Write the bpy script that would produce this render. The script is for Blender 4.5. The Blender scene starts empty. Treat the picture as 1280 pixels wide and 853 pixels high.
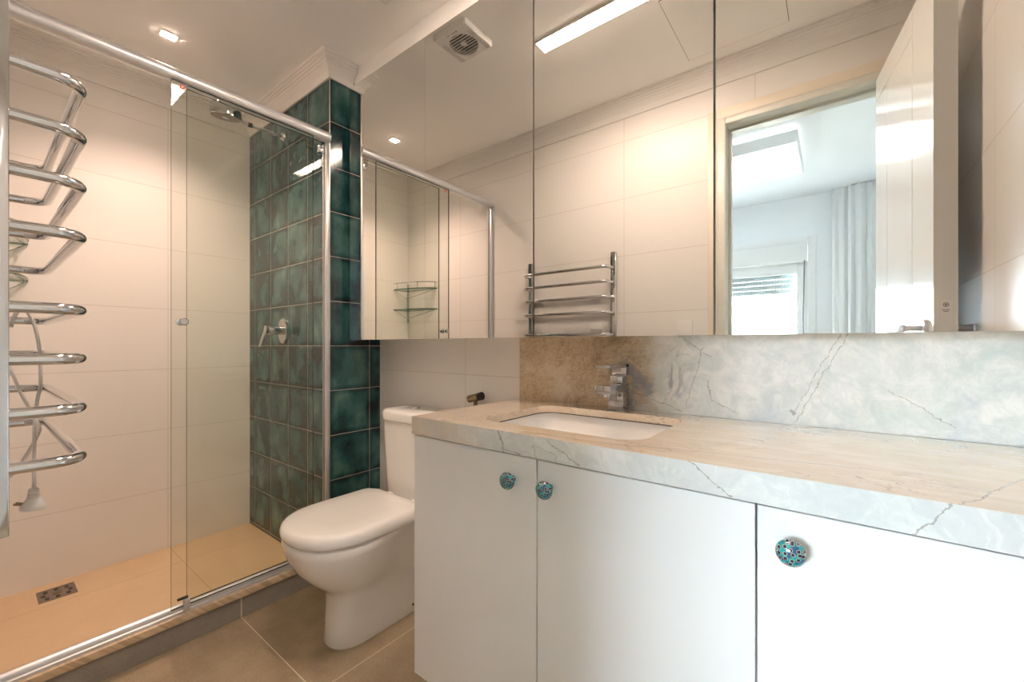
import bpy, bmesh, math, random
from math import pi, sin, cos, radians
from mathutils import Vector, Matrix
random.seed(7)
scene = bpy.context.scene
COL = scene.collection

# ------------------------------------------------------------------ camera, world, exposure
CZ = 1.027
cam_d = bpy.data.cameras.new('camera'); cam = bpy.data.objects.new('camera', cam_d); COL.objects.link(cam)
cam.location = (0, 0, CZ); cam.rotation_euler = (radians(90), 0, radians(37.762))
cam_d.sensor_width = 36; cam_d.lens = 522.9 / 1280 * 36; cam_d.shift_y = 5 / 1280; cam_d.clip_start = .01
scene.camera = cam
vs = scene.view_settings
vs.view_transform = 'Standard'; vs.look = 'None'; vs.gamma = 1; vs.use_curve_mapping = False; vs.exposure = 2.18
scene.cycles.use_denoising = True
scene.cycles.sample_clamp_indirect = 8
scene.cycles.max_bounces = 14; scene.cycles.diffuse_bounces = 12; scene.cycles.glossy_bounces = 8
scene.cycles.transparent_max_bounces = 16
scene.cycles.caustics_reflective = False; scene.cycles.caustics_refractive = False

BEAM = 21.0          # the downlight's own beam (a recessed lens)
SKY = 12.3            # overcast daylight behind the bedroom window
LED = 35.0           # linear light over the counter
SPOT = 40.0         # small square downlight over the shower
LAMP = 1.1           # bedroom ceiling lamp
w = bpy.data.worlds.new('world'); scene.world = w; w.use_nodes = True
bg = w.node_tree.nodes['Background']; bg.inputs[1].default_value = SKY
wn_ = w.node_tree.nodes; wl_ = w.node_tree.links                    # pale overcast sky above a darker ground
tc_ = wn_.new('ShaderNodeTexCoord'); sx_ = wn_.new('ShaderNodeSeparateXYZ'); wl_.new(tc_.outputs['Generated'], sx_.inputs[0])
mr_ = wn_.new('ShaderNodeMapRange'); mr_.inputs[1].default_value = -.04; mr_.inputs[2].default_value = .04; wl_.new(sx_.outputs[2], mr_.inputs[0])
mx_ = wn_.new('ShaderNodeMix'); mx_.data_type = 'RGBA'; wl_.new(mr_.outputs[0], mx_.inputs[0])
mx_.inputs[6].default_value = (.17, .18, .17, 1); mx_.inputs[7].default_value = (.78, .90, 1, 1); wl_.new(mx_.outputs[2], bg.inputs[0])

# ------------------------------------------------------------------ material helpers
class MT:
    def __init__(s, name):
        s.m = bpy.data.materials.new(name); s.m.use_nodes = True
        s.nt = s.m.node_tree; s.b = s.nt.nodes['Principled BSDF']; s._p = None
    def n(s, t, **k):
        x = s.nt.nodes.new(t)
        for a, v in k.items(): setattr(x, a, v)
        return x
    def put(s, sock, v):
        if isinstance(v, bpy.types.NodeSocket): s.nt.links.new(v, sock)
        elif isinstance(v, (tuple, list)) and len(v) == 3 and sock.type == 'RGBA': sock.default_value = (*v, 1)
        else: sock.default_value = v
    def math(s, op, a, b=0.0, c=0.0):
        x = s.n('ShaderNodeMath', operation=op); s.put(x.inputs[0], a); s.put(x.inputs[1], b); s.put(x.inputs[2], c)
        return x.outputs[0]
    def pos(s):
        if s._p is None:
            g = s.n('ShaderNodeNewGeometry'); q = s.n('ShaderNodeSeparateXYZ'); s.nt.links.new(g.outputs['Position'], q.inputs[0])
            s._p = (g.outputs['Position'], q.outputs[0], q.outputs[1], q.outputs[2])
        return s._p
    def vec(s, x, y, z):
        c = s.n('ShaderNodeCombineXYZ')
        for i, v in enumerate((x, y, z)): s.put(c.inputs[i], v)
        return c.outputs[0]
    def mapr(s, v, a, b, c=0., d=1., t='SMOOTHSTEP'):
        x = s.n('ShaderNodeMapRange', interpolation_type=t)
        for i, q in enumerate((v, a, b, c, d)): s.put(x.inputs[i], q)
        return x.outputs[0]
    def noise(s, vec, scale, detail=4, rough=.55, dist=0., out=0):
        x = s.n('ShaderNodeTexNoise'); s.put(x.inputs['Vector'], vec)
        s.put(x.inputs['Scale'], scale); s.put(x.inputs['Detail'], detail); s.put(x.inputs['Roughness'], rough); s.put(x.inputs['Distortion'], dist)
        return x.outputs[out]
    def mix(s, f, a, b):
        x = s.n('ShaderNodeMix', data_type='RGBA'); s.put(x.inputs[0], f); s.put(x.inputs[6], a); s.put(x.inputs[7], b)
        return x.outputs[2]
    def bump(s, h, strength=.3, dist=.002):
        x = s.n('ShaderNodeBump'); s.put(x.inputs['Strength'], strength); s.put(x.inputs['Distance'], dist); s.put(x.inputs['Height'], h)
        s.nt.links.new(x.outputs[0], s.b.inputs['Normal'])
    def joint(s, v, T, off, hw):
        d = s.math('PINGPONG', s.math('SUBTRACT', v, off), T / 2)
        return s.mapr(d, hw * .6, hw * 1.3, 1, 0)
    def set(s, **k):
        for a, v in k.items(): s.put(s.b.inputs[a.replace('_', ' ')], v)
        return s.m

def simple(name, col, rough=.4, metal=0., var=.03, scale=30, coat=0., spec=.5):
    t = MT(name); p = t.pos()[0]
    f = t.noise(p, scale, 3)
    a = tuple(max(0, c * (1 - var)) for c in col); b = tuple(min(1, c * (1 + var)) for c in col)
    return t.set(Base_Color=t.mix(f, a, b), Roughness=rough, Metallic=metal, Coat_Weight=coat, Coat_Roughness=.04, Specular_IOR_Level=spec)

def emit(name, col, st):
    t = MT(name); t.set(Base_Color=(.8, .8, .8), Emission_Color=col, Emission_Strength=st); return t.m

def wall_tile(name, ax, T, off, zoff=.0064):
    t = MT(name); P = t.pos(); u = P[1] if ax == 'x' else P[2]
    j = t.math('MAXIMUM', t.joint(u, T, off, .0013), t.joint(P[3], .3, zoff, .0013))
    lin = t.noise(t.vec(t.math('MULTIPLY', P[1], 60), t.math('MULTIPLY', P[2], 60), t.math('MULTIPLY', P[3], 2.5)), 3, 3)
    base = t.mix(lin, (.815, .795, .765), (.83, .81, .78))
    t.set(Base_Color=t.mix(j, base, (.64, .585, .53)), Roughness=t.mapr(lin, 0, 1, .27, .33), Specular_IOR_Level=.22)
    t.bump(t.math('SUBTRACT', t.math('MULTIPLY', lin, .02), j), .3, .001)
    return t.m

def green_tile():
    t = MT('green_glaze'); P = t.pos()
    g = t.n('ShaderNodeNewGeometry'); q = t.n('ShaderNodeSeparateXYZ'); t.nt.links.new(g.outputs['Normal'], q.inputs[0])
    side = t.mapr(t.math('ABSOLUTE', q.outputs[0]), .4, .6)          # 1 on the face that looks along x
    u = t.math('ADD', t.math('MULTIPLY', P[1], t.math('SUBTRACT', 1, side)), t.math('MULTIPLY', t.math('ADD', P[2], -.9735 - 1.778), side))
    j = t.math('MAXIMUM', t.joint(u, .2, -1.778, .0012), t.joint(P[3], .2, .0228, .0012))
    iu = t.math('FLOOR', t.math('DIVIDE', t.math('ADD', u, 1.778), .2)); iv = t.math('FLOOR', t.math('DIVIDE', t.math('SUBTRACT', P[3], .0228), .2))
    wn = t.n('ShaderNodeTexWhiteNoise', noise_dimensions='2D'); t.nt.links.new(t.vec(iu, iv, 0), wn.inputs[0])
    pv = t.vec(t.math('ADD', u, t.math('MULTIPLY', wn.outputs[0], 7)), t.math('MULTIPLY', iv, 3.7), t.math('MULTIPLY', P[3], .6))
    big = t.noise(pv, 10, 3, .5); fine = t.noise(P[0], 170, 5, .8)
    d = t.math('MINIMUM', t.math('PINGPONG', t.math('ADD', u, 1.778), .1), t.math('PINGPONG', t.math('SUBTRACT', P[3], .0228), .1))
    edge = t.mapr(d, .0, .03, .25, 0)
    f = t.math('SUBTRACT', t.math('ADD', t.math('ADD', t.math('MULTIPLY', big, 1.35), -.15), t.math('MULTIPLY', t.math('SUBTRACT', fine, .5), .42)), edge)
    f = t.math('ADD', f, t.math('MULTIPLY', t.math('SUBTRACT', wn.outputs[0], .5), .16))
    r = t.n('ShaderNodeValToRGB'); t.nt.links.new(f, r.inputs[0])
    e = r.color_ramp.elements; e[0].position = .18; e[0].color = (.004, .014, .018, 1); e[1].position = .85; e[1].color = (.12, .22, .20, 1)
    x = e.new(.42); x.color = (.014, .062, .068, 1); x = e.new(.60); x.color = (.038, .115, .112, 1)
    t.set(Base_Color=t.mix(j, r.outputs[0], (.50, .47, .40)), Roughness=t.mix(j, (.10, .10, .10), (.7, .7, .7)), Specular_IOR_Level=.6)
    t.bump(t.math('SUBTRACT', t.math('MULTIPLY', big, .06), j), .3, .001)
    return t.m

def seg_line(t, u, v, a, b, hw, wob):
    """1 on the segment a-b of the (u, v) plane, wobbling."""
    (ax, ay), (bx, by) = a, b
    L2 = (bx - ax) ** 2 + (by - ay) ** 2
    du = t.math('SUBTRACT', u, ax); dv = t.math('SUBTRACT', v, ay)
    h = t.math('DIVIDE', t.math('ADD', t.math('MULTIPLY', du, bx - ax), t.math('MULTIPLY', dv, by - ay)), L2)
    h = t.math('MINIMUM', t.math('MAXIMUM', h, 0), 1)
    ex = t.math('SUBTRACT', du, t.math('MULTIPLY', h, bx - ax)); ey = t.math('SUBTRACT', dv, t.math('MULTIPLY', h, by - ay))
    d = t.math('ADD', t.math('SQRT', t.math('ADD', t.math('MULTIPLY', ex, ex), t.math('MULTIPLY', ey, ey))), 0)
    return t.mapr(d, hw * .5, hw * 1.6, 1, 0)

def stone(name, kind):
    """Quartzite. kind: 'back' upright slab, 'top' counter surface, 'edge' apron, 'sill' plain cream sill."""
    t = MT(name); P, X, Y, Z = t.pos()
    warp = t.noise(P, 5, 4, .6, out=1); wv = t.n('ShaderNodeVectorMath', operation='MULTIPLY_ADD')
    t.nt.links.new(warp, wv.inputs[0]); wv.inputs[1].default_value = (.16, .16, .16); t.nt.links.new(P, wv.inputs[2]); WP = wv.outputs[0]
    big = t.noise(WP, 3.2, 6, .62, .6); med = t.noise(WP, 14, 7, .68, .5); fine = t.noise(P, 90, 6, .75)
    stretch = t.vec(t.math('MULTIPLY', X, 4), t.math('MULTIPLY', Y, 22), t.math('MULTIPLY', Z, 22))
    streak = t.noise(stretch, 1.6, 6, .65, .9)
    # pale part
    white = t.mix(t.mapr(med, .35, .68), (.82, .83, .81), (.62, .68, .67))
    white = t.mix(t.mapr(big, .56, .72, 0, .75), white, (.50, .55, .63))
    swirl = t.noise(WP, 7, 8, .72, 2.2)
    white = t.mix(t.mapr(t.math('ABSOLUTE', t.math('SUBTRACT', swirl, .5)), .0, .06, .22, 0), white, (.52, .57, .55))
    white = t.mix(t.mapr(fine, .45, .8, 0, .3), white, (.88, .87, .84))
    # brown part
    fib = t.noise(t.vec(t.math('MULTIPLY', X, 9), t.math('MULTIPLY', Y, 9), t.math('MULTIPLY', Z, 16)), 3.0, 10, .80, .5)
    fib2 = t.noise(WP, 13, 8, .75, .6)
    brown = t.mix(t.mapr(big, .40, .62), (.47, .35, .215), (.66, .54, .38))
    brown = t.mix(t.mapr(t.math('ABSOLUTE', t.math('SUBTRACT', fib, .5)), .0, .05, .6, 0), brown, (.76, .66, .51))
    brown = t.mix(t.mapr(fib2, .57, .72, 0, .6), brown, (.25, .18, .11))
    brown = t.mix(t.mapr(fine, .55, .78, 0, .45), brown, (.22, .16, .10))
    brown = t.mix(t.mapr(t.noise(WP, 6.5, 5, .6, .4), .50, .66, 0, .7), brown, (.25, .18, .11))
    brown = t.mix(t.mapr(t.noise(WP, 4.1, 6, .7, .4), .56, .66, 0, .6), brown, (.70, .63, .53))
    scr = t.noise(t.vec(t.math('MULTIPLY', t.math('ADD', X, Z), 6), t.math('MULTIPLY', Y, 6), t.math('MULTIPLY', t.math('SUBTRACT', X, Z), 30)), 1.6, 7, .7, 1.0)
    brown = t.mix(t.mapr(t.math('ABSOLUTE', t.math('SUBTRACT', scr, .5)), .0, .014, .7, 0), brown, (.74, .66, .52))
    cream = t.mix(t.mapr(streak, .35, .65), (.80, .70, .58), (.74, .63, .50))
    cream = t.mix(t.mapr(med, .52, .70, 0, .4), cream, (.62, .54, .46))
    lo, hi = {'back': (-.56, -.40), 'edge': (-.80, -.60), 'top': (-3, -2), 'sill': (-3, -2)}[kind]
    tX = t.math('ADD', X, t.math('MULTIPLY', t.math('SUBTRACT', big, .5), .55))
    B = t.mapr(tX, lo, hi, 1, 0)
    if kind == 'edge': brown = t.mix(.55, brown, (.70, .64, .54))
    base = t.mix(B, white, brown) if kind in ('back', 'edge') else cream
    if kind == 'sill':
        base = t.mix(t.mapr(t.noise(t.vec(X, t.math('MULTIPLY', t.math('ADD', Y, Z), 40), 0), 1.5, 5), .4, .62), (.66, .53, .37), (.50, .38, .25))
    if kind == 'top':
        base = t.mix(t.mapr(tX, -.9, -.55, .45, 0), base, (.56, .42, .29))
        base = t.mix(t.mapr(Y, 1.10, 1.20, 0, .0), base, (.6, .6, .6))
    if kind == 'edge': base = t.mix(t.mapr(swirl, .38, .62, .25, .6), base, (.46, .50, .52))
    # veins
    vn = t.noise(WP, 2.6, 5, .6, .8); v1 = t.math('MULTIPLY', t.mapr(t.math('ABSOLUTE', t.math('SUBTRACT', vn, .5)), .0008, .0045, 1, 0), .6)
    gate = t.mapr(t.noise(P, 4.3, 2), .54, .68)
    vv = t.math('MULTIPLY', v1, gate)
    if kind == 'top':
        sv = t.mapr(t.math('ABSOLUTE', t.math('SUBTRACT', streak, .5)), .002, .009, 1, 0)
        vv = t.math('MAXIMUM', vv, t.math('MULTIPLY', sv, t.mapr(t.noise(P, 6, 2), .5, .62)))
    wob = t.math('MULTIPLY', t.math('SUBTRACT', t.noise(P, 34, 4, .7), .5), .026)
    off = t.n('ShaderNodeVectorMath', operation='ADD'); t.nt.links.new(P, off.inputs[0]); off.inputs[1].default_value = (3.1, 5.7, 1.9)
    wob2 = t.math('MULTIPLY', t.math('SUBTRACT', t.noise(off.outputs[0], 34, 4, .7), .5), .026)
    if kind == 'back':
        u = t.math('ADD', X, wob); zz = t.math('ADD', Z, wob2)
        for a, b, hw in (((.024, 1.056), (-.080, .84), .0007), ((.010, 1.056), (-.085, .858), .0006), ((-.082, .862), (-.088, .868), .004),
                         ((-.33, .86), (-.30, .95), .0007), ((-.30, .95), (-.285, 1.02), .0006), ((-.275, .93), (-.265, .88), .0011),
                         ((-.265, .88), (-.2, .85), .0007), ((-.47, .885), (-.34, .845), .0008), ((-.345, 1.05), (-.265, .995), .0008), ((.09, .93), (.19, .86), .0006)):
            vv = t.math('MAXIMUM', vv, t.math('MULTIPLY', seg_line(t, u, zz, a, b, hw, wob), .62))
        gp = t.mapr(t.noise(t.vec(t.math('MULTIPLY', X, 1), 0, Z), 9, 6, .7, 1.0), .51, .60, 0, .75)
        band = t.math('MULTIPLY', t.mapr(X, -.58, -.48), t.mapr(X, -.38, -.28, 1, 0))
        base = t.mix(t.math('MULTIPLY', gp, band), base, (.27, .30, .37))
    if kind == 'edge':
        u = t.math('ADD', X, wob); zz = t.math('ADD', Z, wob2)
        for a, b, hw in (((-.605, .84), (-.592, .81), .0014), ((-.592, .81), (-.588, .785), .0018), ((-.59, .80), (-.54, .788), .0009), ((.078, .785), (.118, .84), .001), ((-.47, .83), (-.40, .79), .001), ((-.2, .84), (-.13, .79), .0008)):
            vv = t.math('MAXIMUM', vv, t.math('MULTIPLY', seg_line(t, u, zz, a, b, hw, wob), .72))
    if kind == 'top':
        u = t.math('ADD', X, wob); yy = t.math('ADD', Y, t.math('MULTIPLY', wob2, .8))
        for a, b, hw in (((.118, .725), (.214, .925), .0011), ((-.55, .75), (-.36, .755), .0012), ((-.36, .755), (-.2, .80), .0011), ((-.2, .80), (.1, .86), .0007)):
            vv = t.math('MAXIMUM', vv, t.math('MULTIPLY', seg_line(t, u, yy, a, b, hw, wob), .8))
    base = t.mix(vv, base, (.20, .185, .155))
    t.set(Base_Color=base, Coat_Weight=1.0 if kind == 'top' else .0, Coat_Roughness=.05, Roughness={'top': .14, 'back': .36, 'edge': .3, 'sill': .35}[kind])
    return t.m

def floor_tile(name, c1, c2, g, X0, Y0, T, hw=.0016, rough=.5):
    t = MT(name); P = t.pos()
    j = t.joint(P[1], T[0], X0, hw)
    if T[1]: j = t.math('MAXIMUM', j, t.joint(P[2], T[1], Y0, hw))
    f = t.math('ADD', t.math('MULTIPLY', t.noise(P[0], 3.5, 8, .68), .62), t.math('MULTIPLY', t.noise(P[0], 220, 3), .38))
    t.set(Base_Color=t.mix(j, t.mix(t.mapr(f, .35, .65), c1, c2), g), Roughness=rough)
    t.bump(t.math('SUBTRACT', t.math('MULTIPLY', f, .2), j), .25, .001)
    return t.m

def glass(name, tint, edge=False):
    t = MT(name); nt = t.nt
    lw = t.n('ShaderNodeLayerWeight'); lw.inputs[0].default_value = .5
    f = t.math('ADD', t.math('MULTIPLY', t.math('POWER', lw.outputs['Facing'], 5), .85), .022)
    tr = t.n('ShaderNodeBsdfTransparent'); gl = t.n('ShaderNodeBsdfGlossy'); gl.inputs['Roughness'].default_value = .01
    sm = t.noise(t.pos()[0], 3, 2)
    t.put(tr.inputs[0], t.mix(sm, tuple(c * .99 for c in tint), tint))
    mx = t.n('ShaderNodeMixShader'); t.put(mx.inputs[0], f); nt.links.new(tr.outputs[0], mx.inputs[1]); nt.links.new(gl.outputs[0], mx.inputs[2])
    nt.links.new(mx.outputs[0], nt.nodes['Material Output'].inputs[0])
    return t.m

def knob_mat():
    t = MT('painted_ceramic'); tc = t.n('ShaderNodeTexCoord'); q = t.n('ShaderNodeSeparateXYZ'); t.nt.links.new(tc.outputs['Object'], q.inputs[0])
    pv = t.vec(q.outputs[0], q.outputs[2], 0)
    v = t.n('ShaderNodeTexVoronoi', feature='F1', voronoi_dimensions='2D'); t.put(v.inputs['Vector'], pv); v.inputs['Scale'].default_value = 135; v.inputs['Randomness'].default_value = .55
    d = v.outputs['Distance']
    big = t.noise(tc.outputs['Object'], 90, 2)
    teal = t.mix(t.mapr(big, .45, .6), (.012, .30, .29), (.01, .08, .18))
    c = t.mix(t.mapr(d, .34, .39, 1, 0), teal, (.50, .46, .33)); c = t.mix(t.mapr(d, .27, .31, 1, 0), c, (.010, .016, .05))
    return t.set(Base_Color=c, Roughness=.12, Coat_Weight=.6, Coat_Roughness=.03)

M = {}
M['tile_left'] = wall_tile('white_wall_tile_left', 'y', .6, .603)
M['tile_front'] = wall_tile('white_wall_tile_front', 'x', .6, -.879, -.006)
M['tile_back'] = wall_tile('white_wall_tile_back', 'x', .6, -1.194)
M['tile_right'] = wall_tile('white_wall_tile_right', 'y', .6, .651)
M['green'] = green_tile()
M['paint'] = simple('white_ceiling_paint', (.93, .92, .905), .7, var=.005)
M['bed_paint'] = simple('bedroom_paint', (.84, .875, .91), .7, var=.005)
M['cornice'] = simple('plaster_cornice', (.82, .80, .775), .6, var=.01)
M['floor'] = floor_tile('taupe_floor_tile', (.27, .205, .13), (.42, .34, .235), (.68, .59, .45), -1.213, .622, (.6, .6))
M['shower_floor'] = floor_tile('beige_shower_tile', (.60, .43, .26), (.66, .49, .31), (.40, .27, .15), -2.43, .61, (5, 5), .0013, .4)
M['riser'] = floor_tile('grey_riser_tile', (.23, .215, .195), (.31, .29, .26), (.66, .60, .50), -9, .622, (50, .6), .002)
M['wood'] = simple('bedroom_floor_wood', (.20, .15, .11), .4, var=.15, scale=6)
M['s_back'] = stone('quartzite_backsplash', 'back'); M['s_top'] = stone('quartzite_counter', 'top')
M['s_edge'] = stone('quartzite_edge', 'edge'); M['s_sill'] = stone('quartzite_sill', 'sill')
M['lacquer'] = simple('white_lacquer', (.77, .785, .79), .28, var=.006)
M['carcass'] = simple('white_melamine', (.72, .72, .71), .5, var=.01)
M['ceramic'] = simple('white_ceramic', (.83, .825, .815), .09, var=.008, coat=.4)
M['plastic'] = simple('white_plastic', (.78, .775, .75), .35, var=.01)
M['cordgrey'] = simple('grey_cord', (.74, .73, .71), .4, var=.02)
M['chrome'] = simple('chrome', (.63, .64, .655), .07, 1.0, var=.02)
M['steel'] = simple('brushed_steel', (.36, .31, .27), .35, 1.0, var=.08, scale=80)
M['alu'] = simple('satin_aluminium', (.66, .675, .70), .32, .55, var=.02)
M['alu_dark'] = simple('mirror_edge_aluminium', (.62, .60, .55), .3, 1.0, var=.02)
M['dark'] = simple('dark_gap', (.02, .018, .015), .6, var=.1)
M['black'] = simple('black_rubber', (.02, .02, .022), .4, var=.1)
M['bronze'] = simple('aged_metal', (.30, .24, .17), .25, 1.0, var=.1)
M['mirror'] = simple('mirror_silver', (.88, .885, .865), .0, 1.0, var=.0)
M['glass'] = glass('shower_glass', (.962, .972, .955)); M['gedge'] = simple('glass_cut_edge', (.03, .04, .03), .15, var=.1)
M['shelfglass'] = glass('shelf_glass', (.95, .985, .96)); M['sedge'] = simple('green_glass_edge', (.02, .12, .07), .15, var=.1)
M['winglass'] = glass('window_glass', (.98, .99, .99))
M['red'] = simple('red_label', (.62, .03, .02), .4); M['white'] = simple('white_print', (.85, .84, .82), .4)
M['print'] = simple('grey_print', (.24, .23, .22), .5)
M['door'] = simple('glossy_white_door', (.85, .86, .845), .10, var=.006, coat=.3)
M['doorframe'] = simple('door_frame_white', (.72, .72, .66), .3, var=.01)
M['casing'] = simple('cream_casing', (.80, .72, .60), .4, var=.01)
M['pvc'] = simple('white_pvc', (.80, .82, .83), .3, var=.01); M['slat'] = simple('grey_shutter', (.55, .62, .62), .45, var=.02)
M['knob'] = knob_mat()
M['led'] = emit('led_diffuser', (1, .77, .62), LED); M['spot'] = emit('downlight_diffuser', (1, .72, .56), SPOT)
M['lamp'] = emit('lamp_diffuser', (.95, .97, 1), LAMP)
M['uplamp'] = emit('uplight_diffuser', (1, .95, .9), .8)
t_ = MT('curtain_fabric'); f_ = t_.noise(t_.pos()[0], 200, 2)
M['curtain'] = t_.set(Base_Color=t_.mix(f_, (.74, .76, .77), (.80, .82, .83)), Roughness=.9, Transmission_Weight=0.0)

# ------------------------------------------------------------------ mesh helpers
class B:
    def __init__(s): s.bm = bmesh.new(); s.mats = []
    def mi(s, m):
        m = M[m] if isinstance(m, str) else m
        if m not in s.mats: s.mats.append(m)
        return s.mats.index(m)
    def _tag(s, faces, m, smooth):
        i = s.mi(m)
        for f in faces: f.material_index = i; f.smooth = smooth
    def box(s, x0, x1, y0, y1, z0, z1, m, bev=0., seg=2, R=None, smooth=False):
        x0, x1 = min(x0, x1), max(x0, x1); y0, y1 = min(y0, y1), max(y0, y1); z0, z1 = min(z0, z1), max(z0, z1)
        vs = [s.bm.verts.new(p) for p in [(x0, y0, z0), (x1, y0, z0), (x1, y1, z0), (x0, y1, z0), (x0, y0, z1), (x1, y0, z1), (x1, y1, z1), (x0, y1, z1)]]
        fs = [s.bm.faces.new([vs[i] for i in q]) for q in ((3, 2, 1, 0), (4, 5, 6, 7), (0, 1, 5, 4), (1, 2, 6, 5), (2, 3, 7, 6), (3, 0, 4, 7))]
        if bev:
            es = list({e for f in fs for e in f.edges})
            r = bmesh.ops.bevel(s.bm, geom=es, offset=bev, segments=seg, affect='EDGES', profile=.5)
            fs = list({f for f in r['faces']} | {f for v in r['verts'] for f in v.link_faces})
            vs = list({v for f in fs for v in f.verts})
        s._tag(fs, m, smooth or bool(bev))
        if R is not None:
            for v in vs: v.co = R @ v.co
        return fs
    def loft(s, rings, m, cap0=True, cap1=True, smooth=True, closed=True):
        vr = [[s.bm.verts.new(p) for p in r] for r in rings]; fs = []
        n = len(rings[0])
        for a, b in zip(vr, vr[1:]):
            for i in range(n if closed else n - 1):
                k = (i + 1) % n; fs.append(s.bm.faces.new((a[i], a[k], b[k], b[i])))
        if cap0: fs.append(s.bm.faces.new(list(reversed(vr[0]))))
        if cap1: fs.append(s.bm.faces.new(vr[-1]))
        s._tag(fs, m, smooth); return fs
    def tube(s, pts, r, m, n=12, caps=True):
        pts = [Vector(p) for p in pts]; rings = []; up = None
        for i, p in enumerate(pts):
            d = (pts[min(i + 1, len(pts) - 1)] - pts[max(i - 1, 0)]).normalized()
            if up is None: up = d.orthogonal().normalized()
            up = (up - d * up.dot(d)).normalized(); sd = d.cross(up)
            rr = r[i] if isinstance(r, (list, tuple)) else r
            rings.append([p + up * (rr * cos(2 * pi * k / n)) + sd * (rr * sin(2 * pi * k / n)) for k in range(n)])
        return s.loft(rings, m, caps, caps)
    def lathe(s, prof, c, axis, m, n=28, smooth=True):
        """prof: (radius, distance along axis); both ends closed by caps."""
        ax = Vector(axis).normalized(); u = ax.orthogonal().normalized(); v = ax.cross(u); c = Vector(c)
        rings = [[c + ax * h + u * (max(r, 1e-5) * cos(2 * pi * k / n)) + v * (max(r, 1e-5) * sin(2 * pi * k / n)) for k in range(n)] for r, h in prof]
        return s.loft(rings, m, True, True, smooth)
    def build(s, name, parent=None, auto=True):
        bmesh.ops.recalc_face_normals(s.bm, faces=s.bm.faces)
        me = bpy.data.meshes.new(name); s.bm.to_mesh(me); s.bm.free()
        for m in s.mats: me.materials.append(m)
        o = bpy.data.objects.new(name, me); COL.objects.link(o)
        if auto: me.set_sharp_from_angle(angle=radians(38))
        if parent is not None: par(o, parent)
        return o

WL = {}
def wl(o):
    v = o.location.copy(); p = o.parent
    return WL.get(o.name, v)
def par(o, p):
    o.parent = p; o.matrix_parent_inverse = Matrix.Translation(-wl(p)); WL[o.name] = o.location.copy()
def thing(name, label, cat, loc, group=None):
    o = bpy.data.objects.new(name, None); o.empty_display_size = .05; o.location = loc; COL.objects.link(o); WL[name] = Vector(loc)
    return tag(o, label, cat, group)
def tag(o, label, cat, group=None):
    o['label'] = label; o['category'] = cat
    if group: o['group'] = group
    return o
def struct(o): o['kind'] = 'structure'; return o
def sbox(name, x0, x1, y0, y1, z0, z1, m, parent=None, bev=0.):
    b = B(); b.box(x0, x1, y0, y1, z0, z1, m, bev); o = b.build(name, parent)
    return o if parent is not None else struct(o)
def arc(c, r, a0, a1, n, plane='xy', z=0.):
    out = []
    for i in range(n + 1):
        a = a0 + (a1 - a0) * i / n; p = (c[0] + r * cos(a), c[1] + r * sin(a))
        out.append((p[0], p[1], z) if plane == 'xy' else p)
    return out
def rrect(x0, x1, y0, y1, r, n=6, z=0.):
    pts = []
    for (cx, cy, a) in ((x1 - r, y0 + r, -pi / 2), (x1 - r, y1 - r, 0), (x0 + r, y1 - r, pi / 2), (x0 + r, y0 + r, pi)):
        for i in range(n + 1):
            q = a + pi / 2 * i / n; pts.append((cx + r * cos(q), cy + r * sin(q), z))
    return pts

# ------------------------------------------------------------------ the room
XL, XC, XR = -2.652, -1.778, .291
YC, YW, YM, YD = .9735, 1.232, 1.050, .006
ZC, ZB = 2.30, 2.50
sbox('floor', XC, 1.5, -3.1, 1.40, -.10, 0, 'floor')
sbox('floor_shower', -2.8, XC, -.13, 1.40, -.10, .008, 'shower_floor')
sbox('wall_left', -2.80, XL, -.13, YC, .008, 2.6, 'tile_left')
sbox('wall_pier', -2.80, XC, YC, 1.40, 0, 2.6, 'green')
sbox('wall_back', XC, .45, YW, 1.40, 0, 2.6, 'tile_back')
sbox('wall_right', XR, .45, YD, YW, 0, 2.6, 'tile_right')
b = B()
b.box(XL, -.43, -.13, YD, 0, 2.6, 'tile_front'); b.box(-.43, .20, -.13, YD, 2.06, 2.6, 'tile_front'); b.box(.20, 1.5, -.13, YD, 0, 2.6, 'tile_front')
struct(b.build('wall_front'))
sbox('ceiling', XL, XR, YD, YW, ZC, 2.6, 'paint')
# bedroom shell
sbox('wall_bedroom_left', -2.75, -2.6, -3.1, -.13, 0, 2.6, 'bed_paint')
sbox('wall_bedroom_right', 1.4, 1.5, -3.1, -.13, 0, 2.6, 'bed_paint')
sbox('floor_bedroom', -2.8, XC, -3.1, -.13, -.10, 0, 'wood')
sbox('ceiling_bedroom', -2.6, 1.4, -2.95, -.13, ZB, 2.6, 'bed_paint')
WX0, WX1, WZ0, WZ1 = -1.72, -.22, .62, 2.04
b = B()
b.box(-2.6, WX0, -3.1, -2.95, 0, 2.6, 'bed_paint'); b.box(WX1, 1.4, -3.1, -2.95, 0, 2.6, 'bed_paint')
b.box(WX0, WX1, -3.1, -2.95, 0, WZ0, 'bed_paint'); b.box(WX0, WX1, -3.1, -2.95, WZ1, 2.6, 'bed_paint')
struct(b.build('wall_bedroom_back'))
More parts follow.
